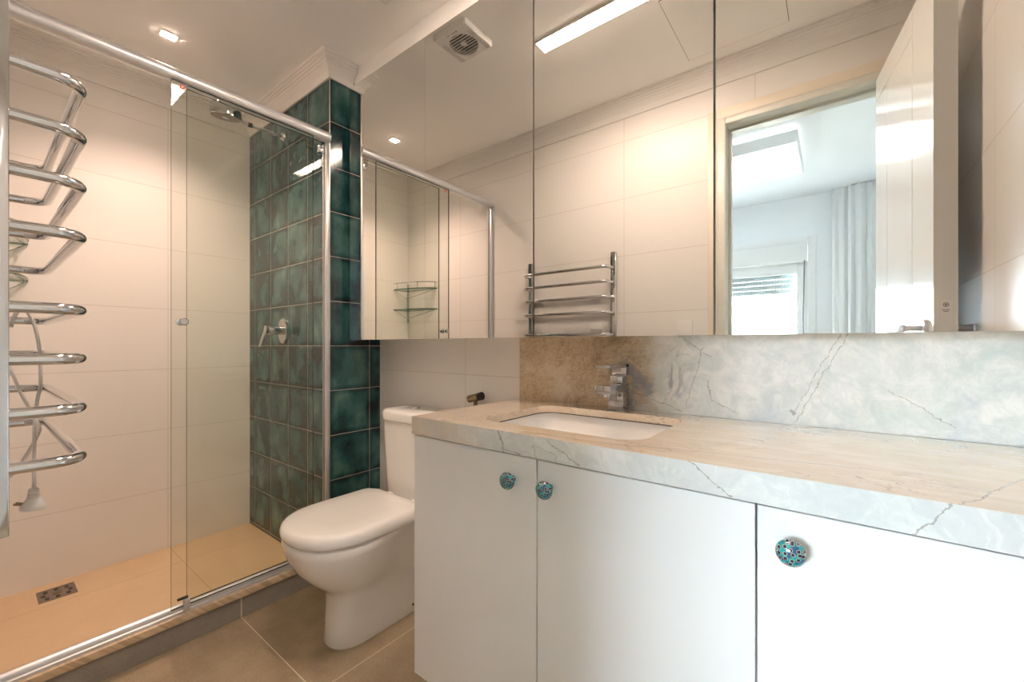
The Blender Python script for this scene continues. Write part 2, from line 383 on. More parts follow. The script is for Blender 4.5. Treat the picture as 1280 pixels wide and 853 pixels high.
# pier and wall trims
prof = [(0, 2.212), (.008, 2.212), (.010, 2.220), (.022, 2.250), (.027, 2.251), (.028, 2.259), (.035, 2.261), (.036, 2.269), (.043, 2.271), (.044, 2.279), (.051, 2.281), (.052, 2.289), (.060, 2.291), (.060, ZC)]
path = [(XC, YM + .03), (XC, YC), (XL, YC), (XL, YD), (XR, YD), (XR, YM + .03)]
def offs(i, d):
    p = Vector(path[i]); ns = []
    for a, c in ((i - 1, i), (i, i + 1)):
        if a >= 0 and c < len(path):
            q = (Vector(path[c]) - Vector(path[a])).normalized(); ns.append(Vector((-q.y, q.x)))
    if len(ns) == 1: return p + ns[0] * d
    m = (ns[0] + ns[1]); m = m / m.length_squared * 2
    return p + m * d
sgn = 1
b = B()
b.loft([[(*offs(i, d), z) for d, z in prof] for i in range(len(path))], 'cornice', True, True, False)
struct(b.build('trim_1', auto=False))
sbox('trim_2', -1.760, .289, YM + .032, YW, 2.197, ZC, 'paint')            # strip between mirror cabinet and ceiling
sbox('trim_5', XC - .0005, XC + .0025, YC - .0025, YC + .0005, .1015, 2.211, 'alu_dark')   # slim edge bead on the tiled pier
# access hatch in the ceiling
b = B(); b.box(-.520, -.145, .135, .545, 2.2985, ZC, 'dark'); b.box(-.5185, -.1465, .1365, .5435, 2.298, ZC, 'paint')
tag(b.build('access_hatch'), 'square flush access hatch cut into the white bathroom ceiling', 'hatch')

# shower curb
b = B(); b.box(-1.86, XC + .006, YD, YC, .0, .0765, 'riser'); struct(b.build('curb_riser'))
b = B(); b.box(-1.862, XC + .014, YD, YC, .0775, .1015, 's_sill', .002); struct(b.build('curb_sill'))

# door frame, leaf
b = B()
b.box(-.43, -.397, -.135, .0085, 0, 2.06, 'doorframe', .003); b.box(.172, .20, -.135, .0085, 0, 2.06, 'doorframe', .003)
b.box(-.397, .172, -.135, .0085, 2.03, 2.06, 'doorframe', .003)
b.box(-.397, -.385, -.09, -.06, 0, 2.03, 'doorframe'); b.box(-.385, .172, -.09, -.06, 2.018, 2.03, 'doorframe')
struct(b.build('trim_3'))
b = B(); b.box(-.470, -.43, YD, YD + .003, 0, 2.103, 'casing', .001); b.box(-.43, .24, YD, YD + .003, 2.06, 2.103, 'casing', .001)
struct(b.build('trim_4'))
HL = Matrix.Translation((.119, .012, 0)) @ Matrix.Rotation(math.atan2(.155, 1) * -1, 4, 'Z')
LW, LT = .545, .047
b = B()
# the leaf is built of raised fields so that the grooves are real gaps
b.box(.004, LT - .004, 0, LW, .012, 2.025, 'door', R=HL)
gy = [0, .139, .385, LW]
for f0, f1 in ((0, .004), (LT - .004, LT)):
    for y0, y1, zz in ((0, .137, (.012, 1.94)), (.141, .384, (.012, 1.94)), (0, .384, (1.944, 2.025)), (.388, LW, (.012, 2.025))):
        b.box(f0, f1, y0, y1, zz[0], zz[1], 'door', R=HL)
leaf = struct(b.build('door_1'))
def lever(sx):
    b = B(); x0 = -.0005 if sx < 0 else LT + .0005
    c = HL @ Vector((x0, .49, 1.073)); ax = HL.to_3x3() @ Vector((sx, 0, 0)); along = HL.to_3x3() @ Vector((0, -1, 0))
    b.lathe([(.024, 0), (.024, .006), (.022, .008)], c, ax, 'alu', 24)
    p = [c + ax * .006, c + ax * .035, c + ax * .044 + along * .004, c + ax * .048 + along * .014]
    b.tube(p, .008, 'alu', 12)
    q = c + ax * .048
    R = Matrix.Translation(q) @ HL.to_3x3().to_4x4()
    b.box(-.006, .006, -.115, .012, -.010, .010, 'alu', .003, R=R)
    return b.build('door_handle', leaf)
lever(-1); lever(1)
b = B(); y1 = LW + .0015
def lp(x, z): return HL @ Vector((x, y1, z))
pl_ = [(-.0115, .93), (.0115, .93), (.0115, 1.136)] + [(.0115 * cos(a), 1.136 + .0115 * sin(a)) for a in [pi * k / 10 for k in range(1, 10)]] + [(-.0115, 1.136)]
b.loft([[HL @ Vector((LT / 2 + x, LW - .001, z)) for x, z in pl_], [lp(LT / 2 + x, z) for x, z in pl_]], 'white', smooth=False)
lk = b.build('lock_plate', leaf)
b = B()
def disc(cx, cz, r0, r1, n=18):
    y = LW + .0018
    o_ = [HL @ Vector((cx + r1 * cos(2 * pi * k / n), y, cz + r1 * sin(2 * pi * k / n))) for k in range(n)]
    i_ = [HL @ Vector((cx + r0 * cos(2 * pi * k / n), y, cz + r0 * sin(2 * pi * k / n))) for k in range(n)]
    b.loft([o_, i_], 'print', False, r0 < .001)
disc(LT / 2, 1.132, .0042, .0060); disc(LT / 2, 1.132, .0000, .0028)
for zz, hw in ((1.119, .0075), (1.1145, .005)):
    y = LW + .0016
    b.box(LT / 2 - hw, LT / 2 + hw, y, y + .0003, zz - .0009, zz + .0009, 'print', R=HL)
b.build('emblem', lk)

# ------------------------------------------------------------------ window, bedroom things
b = B()
b.box(WX0, WX1, -3.06, -2.93, WZ0 - .03, WZ0, 'pvc')
win = struct(b.build('window_1'))
b = B()
b.box(WX0 - .065, WX0, -2.95, -2.925, WZ0 - .06, WZ1 + .06, 'pvc', .004); b.box(WX1, WX1 + .065, -2.95, -2.925, WZ0 - .06, WZ1 + .06, 'pvc', .004)
b.box(WX0, WX1, -2.95, -2.925, WZ1, WZ1 + .06, 'pvc', .004)
for x0, x1 in ((WX0, WX0 + .09), (WX1 - .09, WX1), (-1.0, -.94)): b.box(x0, x1, -3.038, -2.968, WZ0, 1.86, 'pvc', .004)
b.box(WX0 + .09, WX1 - .09, -3.04, -2.97, WZ0, WZ0 + .07, 'pvc', .004); b.box(WX0 + .09, WX1 - .09, -3.04, -2.97, 1.75, 1.85, 'pvc', .004)
b.build('window_frame', win)
sbox('shutter_box', WX0 + .005, WX1 - .005, -3.08, -2.90, 1.852, WZ1 - .004, 'pvc', win, .006)
b = B(); b.box(WX0 + .09, -1.0, -3.012, -3.006, WZ0 + .07, 1.75, 'winglass'); b.box(-.94, WX1 - .09, -3.012, -3.006, WZ0 + .07, 1.75, 'winglass')
b.build('pane', win)
b = B()
for k in range(6):
    z0 = 1.562 + k * .05
    b.box(WX0 + .06, WX1 - .06, -3.075, -3.063, z0, z0 + .0470, 'slat', .002)
    x = WX0 + .06
    while x < WX1 - .06: b.box(x, x + .017, -3.073, -3.065, z0 + .0465, z0 + .050, 'slat'); x += .028
b.build('roller_shutter', win)
b = B(); b.tube([(-.245, -2.905, 1.86), (-.25, -2.90, 1.6), (-.258, -2.90, 1.3), (-.25, -2.90, .95)], .006, 'print', 8); b.build('shutter_strap', win)

def curtain(x0, x1, y, amp, lam, z0, z1, name, label):
    b = B(); n = int((x1 - x0) / .012); rings = []
    for z, ph, am in ((z0, .3, 1.1), ((z0 + z1) / 2, .1, 1.0), (z1 - .08, 0, .9), (z1, 0, .8)):
        row = []
        for i in range(n + 1):
            x = x0 + (x1 - x0) * i / n; s_ = 2 * pi * (x - x0) / lam + ph
            row.append((x + .012 * sin(2 * s_), y + amp * am * sin(s_ + .6 * sin(.37 * s_)), z))
        rings.append(row)
    fr = [r + [(p[0], p[1] - .006, p[2]) for p in reversed(r)] for r in rings]
    b.loft(fr, 'curtain')
    o = b.build(name); o.data.set_sharp_from_angle(angle=radians(80)); tag(o, label, 'curtain'); return o
curtain(.085, 1.3, -2.84, .022, .075, .003, ZB, 'curtain', 'long pale pleated curtain in the bedroom seen through the doorway')
curtain(-.03, .10, -2.875, .008, .07, .003, ZB, 'sheer_curtain', 'narrow flat sheer curtain between the bedroom window and the pleated curtain')

lt = thing('ceiling_lamp', 'large square white bedroom ceiling lamp glowing beyond the doorway', 'lamp', (-.52, -1.56, ZB))
b = B()
for x0, x1, y0, y1 in ((-.83, -.82, -1.88, -1.24), (-.21, -.20, -1.88, -1.24), (-.82, -.21, -1.88, -1.87), (-.82, -.21, -1.25, -1.24)): b.box(x0, x1, y0, y1, 2.375, 2.455, 'pvc')
b.box(-.82, -.21, -1.87, -1.25, 2.44, 2.455, 'pvc'); b.box(-.60, -.44, -1.64, -1.48, 2.455, ZB, 'pvc'); b.build('lamp_body', lt)
b = B(); b.box(-.82, -.21, -1.87, -1.25, 2.378, 2.386, 'lamp'); b.build('diffuser', lt)
b = B()
for x0, x1, y0, y1 in ((-.80, -.77, -1.85, -1.27), (-.26, -.23, -1.85, -1.27), (-.77, -.26, -1.85, -1.82), (-.77, -.26, -1.30, -1.27)): b.box(x0, x1, y0, y1, 2.456, 2.461, 'uplamp')
b.build('uplight', lt)

# ------------------------------------------------------------------ bathroom ceiling fittings
t = thing('linear_ceiling_light', 'long slim lit strip light in the bathroom ceiling above the counter', 'light', (-.712, .615, ZC))
b = B()
for x0, x1, y0, y1 in ((-1.0, -.424, .578, .584), (-1.0, -.424, .646, .652), (-1.0, -.994, .584, .646), (-.43, -.424, .584, .646)): b.box(x0, x1, y0, y1, 2.294, ZC, 'paint')
b.build('frame', t)
b = B(); b.box(-.994, -.43, .584, .646, 2.2915, 2.299, 'led'); b.build('diffuser', t)
t = thing('ceiling_downlight', 'tiny square lit downlight in the ceiling over the shower', 'light', (-2.165, .495, ZC))
b = B()
for x0, x1, y0, y1 in ((-2.187, -2.182, .468, .522), (-2.148, -2.143, .468, .522), (-2.182, -2.148, .468, .473), (-2.182, -2.148, .517, .522)): b.box(x0, x1, y0, y1, 2.2965, ZC, 'paint')
b.build('frame', t)
b = B(); b.box(-2.182, -2.148, .473, .517, 2.2945, 2.299, 'spot'); b.build('diffuser', t)
sl = bpy.data.lights.new('downlight_beam', 'SPOT'); sl.energy = BEAM; sl.color = (1, .70, .55); sl.spot_size = radians(125); sl.spot_blend = 1.0; sl.shadow_soft_size = .02
so = bpy.data.objects.new('downlight_beam', sl); COL.objects.link(so); so.location = (-2.165, .495, 2.292); par(so, t)

t = thing('exhaust_fan', 'square white extractor fan with round grille in the bathroom ceiling', 'fan', (-1.226, .850, ZC))
cx, cy, h = -1.226, .850, .089
b = B()
R0 = .060
out = []; ring = []
for k in range(64):
    a = 2 * pi * (k + .5) / 64; q = h / max(abs(cos(a)), abs(sin(a)))
    out.append((cx + q * cos(a), cy + q * sin(a))); ring.append((cx + R0 * cos(a), cy + R0 * sin(a)))
zf = 2.279
b.loft([[(p[0], p[1], ZC) for p in out], [(p[0], p[1], zf + .006) for p in out], [(cx + (p[0] - cx) * .96, cy + (p[1] - cy) * .96, zf) for p in out], [(x, y - .006, zf) for x, y in ring], [(x, y - .006, zf + .016) for x, y in ring]], 'plastic', False, False, False)
b.build('cover', t)
b = B(); b.lathe([(R0, 0), (R0, .003)], (cx, cy - .006, zf + .0165), (0, 0, 1), 'dark', 28); b.build('duct', t)
b = B()
for k in range(-4, 5):
    yy = k * .013; L = math.sqrt(max(0, R0 ** 2 - yy ** 2)) - .001
    b.box(cx - L, cx + L, cy - .006 + yy - .0022, cy - .006 + yy + .0022, zf + .001, zf + .004, 'plastic')
b.lathe([(.013, 0), (.013, .006), (.010, .008)], (cx, cy - .006, zf + .009), (0, 0, -1), 'plastic', 20)
b.build('grille', t)
for sx in (-1, 1):
    b = B()
    for k in range(13):
        yy = cy - .078 + k * .0095
        b.box(cx + sx * .064, cx + sx * .082, yy, yy + .004, zf - .003, zf + .001, 'plastic')
    b.build('side_louvre', t)
b = B(); b.box(cx - .02, cx - .012, cy + .068, cy + .0695, zf - .0012, zf, 'print'); b.box(cx + .0, cx + .02, cy + .066, cy + .068, zf - .0008, zf, 'print'); b.box(cx + .024, cx + .03, cy + .064, cy + .07, zf - .0008, zf, 'print')
b.build('marking', t)

# ------------------------------------------------------------------ shower enclosure
t = thing('shower_enclosure', 'frameless sliding glass shower screen under a fat aluminium rail', 'shower screen', (-1.785, .49, .1015))
b = B(); b.tube([(-1.785, YD + .001, 1.947), (-1.785, YC - .001, 1.947)], .0235, 'alu', 24); b.build('top_rail', t)
b = B()
pr = [(-1.808, .1018), (-1.808, .120), (-1.805, .126), (-1.800, .1295), (-1.794, .130), (-1.788, .127), (-1.785, .121), (-1.784, .112), (-1.778, .110), (-1.777, .106), (-1.777, .1018)]
b.loft([[(x, YD + .001, z) for x, z in pr], [(x, YC - .001, z) for x, z in pr]], 'alu', smooth=False); b.build('bottom_track', t)
def pane(name, x, y0, y1, z0, z1):
    b = B(); fs = b.box(x - .004, x + .004, y0, y1, z0, z1, 'glass'); ie = b.mi('gedge')
    for f in fs:
        if abs(f.normal.x) < .5 and f.calc_center_median(): pass
    b.bm.normal_update()
    for f in fs:
        if abs(f.normal.x) < .5: f.material_index = ie
    return b.build(name, t)
fp = pane('fixed_panel', -1.800, .461, .962, .1305, 1.925)
sp = pane('sliding_panel', -1.772, .411, .895, .1305, 1.925)
for x, nm in ((-1.7675, 1), (-1.7765, -1)):
    pass
b = B(); b.lathe([(.005, .0), (.005, .008), (.0125, .010), (.0125, .022), (.010, .025)], (-1.768, .441, 1.106), (1, 0, 0), 'chrome', 20)
b.lathe([(.005, .0), (.005, .008), (.0125, .010), (.0125, .022), (.010, .025)], (-1.776, .441, 1.106), (-1, 0, 0), 'chrome', 20); b.build('knob', sp)
b = B(); b.box(-1.7677, -1.7672, .4335, .4475, 1.903, 1.917, 'red')
b.box(-1.7672, -1.7670, .437, .444, 1.9085, 1.9115, 'white', R=Matrix.Translation((0, .4405, 1.910)) @ Matrix.Rotation(radians(40), 4, 'X') @ Matrix.Translation((0, -.4405, -1.910)))
b.build('warning_label', sp)
b = B(); b.box(-1.806, -1.790, .93, .955, 1.875, 1.905, 'chrome', .003); b.build('clamp', fp)
b = B(); b.box(-1.782, -1.762, .445, .462, .1102, .150, 'alu', .002); b.box(-1.785, -1.777, .43, .46, .150, .157, 'black'); b.build('floor_guide', t)
for y0, y1 in ((.957, YC - .0005), (YD + .0005, YD + .018)):
    b = B()
    for x0, x1 in ((-1.810, -1.806), (-1.794, -1.780)): b.box(x0, x1, y0, y1, .136, 1.922, 'alu', .001)
    b.box(-1.806, -1.794, (y0 if y0 < .5 else y1 - .004), (y0 + .004 if y0 < .5 else y1), .136, 1.922, 'alu'); b.build('jamb_profile', t)

# shower head, mixer
t = thing('wall_shower', 'round chrome shower head on a straight wall arm', 'shower head', (-2.222, YC, 2.085))
b = B(); b.lathe([(.021, 0), (.021, .006), (.015, .014)], (-2.222, YC - .0005, 2.085), (0, -1, 0), 'chrome', 24); b.build('flange', t)
b = B(); b.tube([(-2.222, YC - .006, 2.085), (-2.222, .90, 2.084), (-2.221, .815, 2.082)], .0075, 'chrome', 14); b.build('arm', t)
b = B(); b.lathe([(.011, 0), (.011, .016), (.009, .018)], (-2.221, .825, 2.082), (0, -1, -.02), 'black', 18); b.build('collar', t)
dn = Vector((-.17, .05, -1)).normalized()
b = B(); b.tube([(-2.221, .808, 2.082), (-2.221, .790, 2.084), (-2.221, .770, 2.092)], .009, 'chrome', 14)
hc = Vector((-2.220, .716, 2.118))
b.lathe([(.012, -.022), (.044, -.020), (.058, -.012), (.0625, .001), (.0625, .038), (.060, .041)], hc, dn, 'chrome', 40); b.build('head', t)
b = B(); b.lathe([(.057, .0405), (.057, .0425), (.02, .0428)], hc, dn, 'steel', 36); b.lathe([(.014, .0428), (.013, .0445)], hc, dn, 'chrome', 24); b.build('spray_face', t)
t = thing('shower_mixer', 'chrome shower mixer with oval plate and paddle lever on green tiles', 'shower mixer', (-2.223, YC, 1.098))
b = B()
def ell(rx, rz, y): return [(-2.223 + rx * cos(2 * pi * k / 36), y, 1.098 + rz * sin(2 * pi * k / 36)) for k in range(36)]
b.loft([ell(.046, .064, YC - .0005), ell(.046, .064, YC - .008), ell(.043, .061, YC - .011)], 'chrome'); b.build('plate', t)
b = B(); b.lathe([(.022, 0), (.022, .04), (.024, .042), (.024, .066), (.022, .070)], (-2.223, YC - .010, 1.100), (0, -1, 0), 'chrome', 28); b.build('body', t)
b = B()
lv = []
for k, (y, z, hw, th) in enumerate([(.893, 1.122, .013, .007), (.893, 1.100, .016, .007), (.886, 1.075, .016, .005), (.878, 1.045, .014, .004), (.872, 1.018, .011, .003)]):
    x = -2.223 - .010 * k * .6
    lv.append([(x + hw * cos(2 * pi * q / 16), y - .004 + th * sin(2 * pi * q / 16), z) for q in range(16)])
b.loft(lv, 'chrome'); b.build('lever', t)

# drain
t = thing('floor_drain', 'rectangular metal drain grate in the beige shower floor', 'drain', (-2.53, .214, .008))
b = B()
for x0, x1, y0, y1 in ((-2.588, -2.472, .160, .165), (-2.588, -2.472, .263, .268), (-2.588, -2.583, .165, .263), (-2.477, -2.472, .165, .263)): b.box(x0, x1, y0, y1, .0082, .0105, 'steel')
b.build('frame', t)
b = B(); b.box(-2.583, -2.477, .165, .263, .0082, .0092, 'steel'); cx, cy = -2.53, .214
for dx, dy in ((-.032, -.030), (-.032, .030), (.032, -.030), (.032, .030), (-.036, 0), (.036, 0), (0, -.038), (0, .038)):
    b.box(cx + dx - .012, cx + dx + .012, cy + dy - .006, cy + dy + .006, .0092, .0095, 'black')
b.lathe([(.014, 0), (.014, .0008)], (cx, cy, .0092), (0, 0, 1), 'bronze', 20); b.build('grate', t)

# corner shelf
t = thing('corner_shelf', 'two tier clear glass corner shelf with chrome rail in the shower', 'shelf', (XL, YD, 1.36))
sh_pts = lambda z, k=1.0: [(XL + .001, YD + .001, z)] + [(XL + .001 + .335 * k * cos(a), YD + .001 + .135 * k * sin(a), z) for a in [pi / 2 * q / 14 for q in range(15)]]
for z in (1.440, 1.288):
    b = B(); fs = b.loft([sh_pts(z), sh_pts(z + .008)], 'shelfglass', smooth=False); ie = b.mi('sedge'); b.bm.normal_update()
    for f in fs:
        if abs(f.normal.z) < .5: f.material_index = ie
    b.build('glass_shelf', t)
b = B(); b.tube([(XL + .001 + .333 * cos(a), YD + .002 + .135 * sin(a), 1.490 ) for a in [pi / 2 * q / 16 for q in range(17)]], .003, 'chrome', 8)
for a in (.12, .8, 1.45): b.tube([(XL + .001 + .330 * cos(a), YD + .002 + .133 * sin(a), 1.448), (XL + .001 + .333 * cos(a), YD + .002 + .135 * sin(a), 1.490)], .0025, 'chrome', 8)
b.build('guard_rail', t)
b = B()
b.box(XL + .001, XL + .012, YD + .001, YD + .012, 1.20, 1.50, 'chrome')
for z in (1.44, 1.288):
    b.tube([(XL + .004, YD + .125, z - .003), (XL + .06, YD + .055, z - .062), (XL + .30, YD + .006, z - .003)], .0025, 'chrome', 8)
    b.tube([(XL + .004, YD + .01, z - .062), (XL + .06, YD + .055, z - .062)], .0025, 'chrome', 8)
b.build('wire_support', t)

# ------------------------------------------------------------------ toilet
TX = -1.37
t = thing('toilet', 'white close coupled toilet with closed rounded lid beside vanity', 'toilet', (TX, .95, 0))
def dshape(z, hw, yf, yc, hwb, yb, taper=.22, nf=20, ns=10, rb=0.):
    right = []
    for k in range(nf // 2 + 1):                       # front centre to the right side
        a = pi / 2 * k / (nf // 2); e = .88
        right.append((hw * sin(a) ** e if a > 0 else 0, yc - (yc - yf) * (cos(a) ** e if a < pi / 2 - 1e-6 else 0)))
    for k in range(1, ns + 1):
        y = yc + (yb - yc) * k / ns; s_ = min(1, (y - yc) / taper); s_ = s_ * s_ * (3 - 2 * s_)
        x = hw + (hwb - hw) * s_
        if rb and y > yb - rb: x -= rb - math.sqrt(max(0, rb * rb - (y - (yb - rb)) ** 2))
        right.append((x, y))
    left = [(-x, y) for x, y in reversed(right[1:])]
    return [(TX + x, y, z) for x, y in right + left]
b = B()
S = [(.000, .083, .742, .85, .083), (.008, .086, .738, .85, .086), (.10, .086, .746, .85, .086), (.165, .090, .748, .85, .088), (.190, .100, .735, .845, .089), (.215, .118, .708, .835, .090),
     (.245, .138, .676, .825, .092), (.285, .158, .645, .815, .098), (.325, .172, .625, .805, .106), (.36, .180, .614, .80, .122), (.378, .182, .612, .80, .136), (.385, .179, .615, .80, .138), (.3865, .176, .618, .80, .135), (.387, .135, .66, .80, .11)]
b.loft([dshape(z, hw, yf, yc, hwb, 1.205) for z, hw, yf, yc, hwb in S], 'ceramic'); bowl = b.build('bowl', t)
bowl.data.set_sharp_from_angle(angle=radians(60))
b = B(); b.lathe([(.0045, 0), (.0045, .002)], (TX + .0855, 1.037, .031), (1, 0, 0), 'black', 14); b.build('bolt_hole', bowl)
b = B()
L = [(.392, .135, .66), (.3925, .177, .615), (.395, .182, .610), (.403, .184, .607), (.415, .184, .607), (.427, .180, .611), (.434, .172, .619), (.4375, .158, .632), (.4385, .10, .69)]
b.loft([dshape(z, hw, yf, .80, hw - .002, 1.035 - (.184 - hw) * .6, .3, rb=.045) for z, hw, yf in L], 'ceramic'); o = b.build('lid', t); o.data.set_sharp_from_angle(angle=radians(60))
for dx in (-.075, .075):
    b = B(); b.box(TX + dx - .015, TX + dx + .015, 1.036, 1.058, .389, .425, 'plastic', .005); b.build('lid_hinge', t)
b = B()
def tank_o(z, hw, yf, r): return rrect(TX - hw, TX + hw, yf, 1.224, r, 7, z)
b.loft([tank_o(z, hw, yf, r) for z, hw, yf, r in ((.388, .150, 1.085, .04), (.41, .165, 1.078, .045), (.55, .172, 1.072, .045), (.710, .176, 1.069, .045))], 'ceramic'); b.build('tank', t)
b = B(); b.loft([tank_o(z, hw, yf, r) for z, hw, yf, r in ((.7125, .174, 1.071, .045), (.7135, .181, 1.064, .048), (.742, .182, 1.063, .048), (.752, .178, 1.067, .046), (.757, .166, 1.078, .040), (.7585, .14, 1.10, .03))], 'ceramic'); o = b.build('tank_lid', t); o.data.set_sharp_from_angle(angle=radians(60))
b = B(); b.lathe([(.021, 0), (.021, .004), (.017, .0065), (.006, .0068)], (-1.425, 1.165, .7586), (0, 0, 1), 'chrome', 28); b.build('flush_button', t)

t = thing('bidet_sprayer', 'small aged metal spray holder on the wall behind the counter corner', 'sprayer', (-1.10, YW, .78))
b = B(); b.lathe([(.022, 0), (.022, .005), (.012, .008), (.012, .05)], (-1.10, YW - .0005, .770), (0, -1, 0), 'bronze', 20); b.tube([(-1.10, 1.19, .770), (-1.10, 1.19, .822)], .008, 'bronze', 14); b.build('bracket', t)
b = B(); b.tube([(-1.135, 1.19, .815), (-1.133, 1.19, .8155), (-1.082, 1.19, .829)], [.0125, .0145, .0145], 'bronze', 20); b.build('nozzle', t)
b = B(); b.tube([(-1.082, 1.19, .829), (-1.066, 1.19, .833)], [.0155, .0155], 'black', 20); b.build('end_cap', t)

# ------------------------------------------------------------------ vanity
CX0, CX1 = -.905, XR - .003
t = thing('vanity_cabinet', 'white three door vanity cabinet under the stone counter', 'cabinet', (-.31, .95, 0))
b = B()
b.box(CX0, CX0 + .018, .7575, 1.228, .136, .783, 'carcass'); b.box(CX1 - .018, CX1, .7575, 1.228, .136, .783, 'carcass')
b.box(CX0 + .018, CX1 - .018, .7575, 1.228, .136, .154, 'carcass'); b.box(CX0 + .018, CX1 - .018, 1.21, 1.228, .154, .783, 'carcass')
b.box(-.513, -.495, .7575, 1.21, .154, .66, 'carcass'); b.box(-.106, -.088, .7575, 1.21, .154, .66, 'carcass')
b.build('carcass', t)
sbox('plinth', CX0 + .05, CX1 - .02, .82, 1.20, 0, .1355, 'carcass', t)
kp = [(.006, 0), (.0075, .002), (.0065, .006), (.0075, .011), (.013, .014), (.0178, .019), (.0190, .024), (.0175, .029), (.013, .033), (.007, .0352), (.001, .0358)]
def make_knob():
    b = B(); b.lathe(kp, (0, 0, 0), (0, -1, 0), 'knob', 36); return b.build('knob')
k0 = None
for x0, x1, kx in ((-.907, -.5055, -.566), (-.5025, -.0985, -.470), (-.0955, CX1, -.051)):
    b = B(); b.box(x0, x1, .737, .756, .136, .7825, 'lacquer', .0008, 1); d = b.build('door', t)
    k = make_knob() if k0 is None else k0.copy()
    if k0 is None: k0 = k
    else: COL.objects.link(k)
    k.location = (kx, .7365, .731); k.parent = d; k.matrix_parent_inverse = Matrix.Translation(-Vector((0, 0, 0)))
k0 = None

t = thing('countertop', 'pale veined stone countertop with an undermounted sink cutout', 'countertop', (-.31, .95, .783))
b = B()
cut = rrect(-.735, -.305, .805, 1.128, .055, 8)
def plate_with_hole(b, x0, x1, y0, y1, z0, z1, hole, m):
    for z, flip in ((z1, False), (z0, True)):
        ov = [b.bm.verts.new((x, y, z)) for x, y in ((x0, y0), (x1, y0), (x1, y1), (x0, y1))]
        hv = [b.bm.verts.new((p[0], p[1], z)) for p in hole]
        es = [b.bm.edges.new((ov[i], ov[(i + 1) % 4])) for i in range(4)] + [b.bm.edges.new((hv[i], hv[(i + 1) % len(hv)])) for i in range(len(hv))]
        r = bmesh.ops.triangle_fill(b.bm, edges=es, use_beauty=True, use_dissolve=False)
        b._tag([f for f in r['geom'] if isinstance(f, bmesh.types.BMFace)], m, False)
        if z == z1: top = (ov, hv)
        else: bot = (ov, hv)
    fs = []
    for i in range(2):
        a, c = top[i], bot[i]
        for k in range(len(a)): fs.append(b.bm.faces.new((a[k], a[(k + 1) % len(a)], c[(k + 1) % len(a)], c[k])))
    b._tag(fs, m, False)
plate_with_hole(b, -.904, CX1, .7445, 1.2115, .815, .835, cut, 's_top')
ie = b.mi('s_edge')
b.build('slab', t)
b = B(); fs = b.box(-.904, CX1, .7257, .7445, .788, .835, 's_edge'); it = b.mi('s_top'); b.bm.normal_update()
for f in fs:
    if f.normal.z > .5: f.material_index = it
b.build('front_edge', t)

sb = B()
inn = [(0.004, .8125), (.004, .79), (.010, .745), (.028, .705), (.06, .690)]
def bas(d, z): return rrect(-.735 - .010 + d, -.305 + .010 - d, .805 - .010 + d, 1.128 + .010 - d, max(.02, .062 - d * .3), 8, z)
rings = [bas(-.012, .660), bas(-.012, .8105), bas(-.008, .8125)] + [bas(d, z) for d, z in inn]
rings[0] = bas(.03, .676)
sb.loft(rings, 'ceramic', True, True)
sk = sb.build('sink', None); sk.data.set_sharp_from_angle(angle=radians(50)); tag(sk, 'white rectangular ceramic sink set under the stone counter cutout', 'sink')
b = B(); b.lathe([(.022, 0), (.022, .003), (.014, .004), (.005, .002)], (-.52, .97, .6905), (0, 0, 1), 'chrome', 26); b.build('drain', sk)

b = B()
o_ = rrect(-.7362, -.3038, .8038, 1.1292, .0562, 8); i_ = rrect(-.7335, -.3065, .8065, 1.1265, .0535, 8)  # dark ring painted as the shadow in the gap between counter and sink
b.loft([[(p[0], p[1], .8128) for p in o_], [(p[0], p[1], .8149) for p in o_], [(p[0], p[1], .8149) for p in i_], [(p[0], p[1], .8128) for p in i_], [(p[0], p[1], .8128) for p in o_]], 'dark', False, False, False); b.build('gap_shadow_ring', sk)
t = thing('basin_faucet', 'square chrome single lever faucet behind the sink', 'faucet', (-.512, 1.18, .835))
b = B(); b.box(-.535, -.489, 1.157, 1.203, .8355, .889, 'chrome', .001); b.build('body', t)
b = B(); b.box(-.536, -.488, 1.070, 1.204, .8895, .9135, 'chrome', .0012); b.build('spout', t)
b = B(); b.lathe([(.012, 0), (.012, .008)], (-.512, 1.092, .8893), (0, 0, -1), 'chrome', 20); b.build('aerator', t)
b = B(); b.box(-.531, -.493, 1.162, 1.198, .914, .936, 'chrome', .003); b.build('neck', t)
b = B(); b.box(-.534, -.490, 1.183, 1.203, .9365, .970, 'chrome', .001); b.box(-.534, -.490, 1.072, 1.203, .962, .970, 'chrome', .001); b.build('lever', t)

tag(sbox('backsplash', -.904, CX1, 1.212, 1.2315, .8355, 1.056, 's_back'), 'brown to white veined stone backsplash under the mirror', 'backsplash')
bpy.data.objects['backsplash'].pop('kind', None)

# ------------------------------------------------------------------ mirror cabinet
t = thing('mirror_cabinet', 'wide wall cabinet with four mirrored doors above toilet and counter', 'mirror cabinet', (-.73, 1.15, 1.056))
b = B(); b.box(-1.744, CX1, 1.0685, 1.2315, 1.057, 1.074, 'carcass'); b.box(-1.744, CX1, 1.0685, 1.2315, 2.176, 2.193, 'carcass')
b.box(-1.744, -1.726, 1.0685, 1.2315, 1.074, 2.176, 'carcass'); b.box(CX1 - .018, CX1, 1.0685, 1.2315, 1.074, 2.176, 'carcass'); b.box(-1.726, CX1 - .018, 1.22, 1.2315, 1.074, 2.176, 'carcass')
for x in (-1.231, -.73, -.222): b.box(x - .009, x + .009, 1.0685, 1.22, 1.074, 2.176, 'carcass')
b.build('carcass', t)
for x0, x1, g in ((-1.746, -1.2315, 0), (-1.2305, -.7325, 0), (-.7275, -.2245, 0), (-.2195, CX1, 0)):
    b = B(); fs = b.box(x0, x1, YM, YM + .0175, 1.0505, 2.194, 'mirror'); ie = b.mi('alu_dark'); b.bm.normal_update()
    for f in fs:
        if f.normal.y > -.5: f.material_index = ie
    b.build('mirror_door', t)

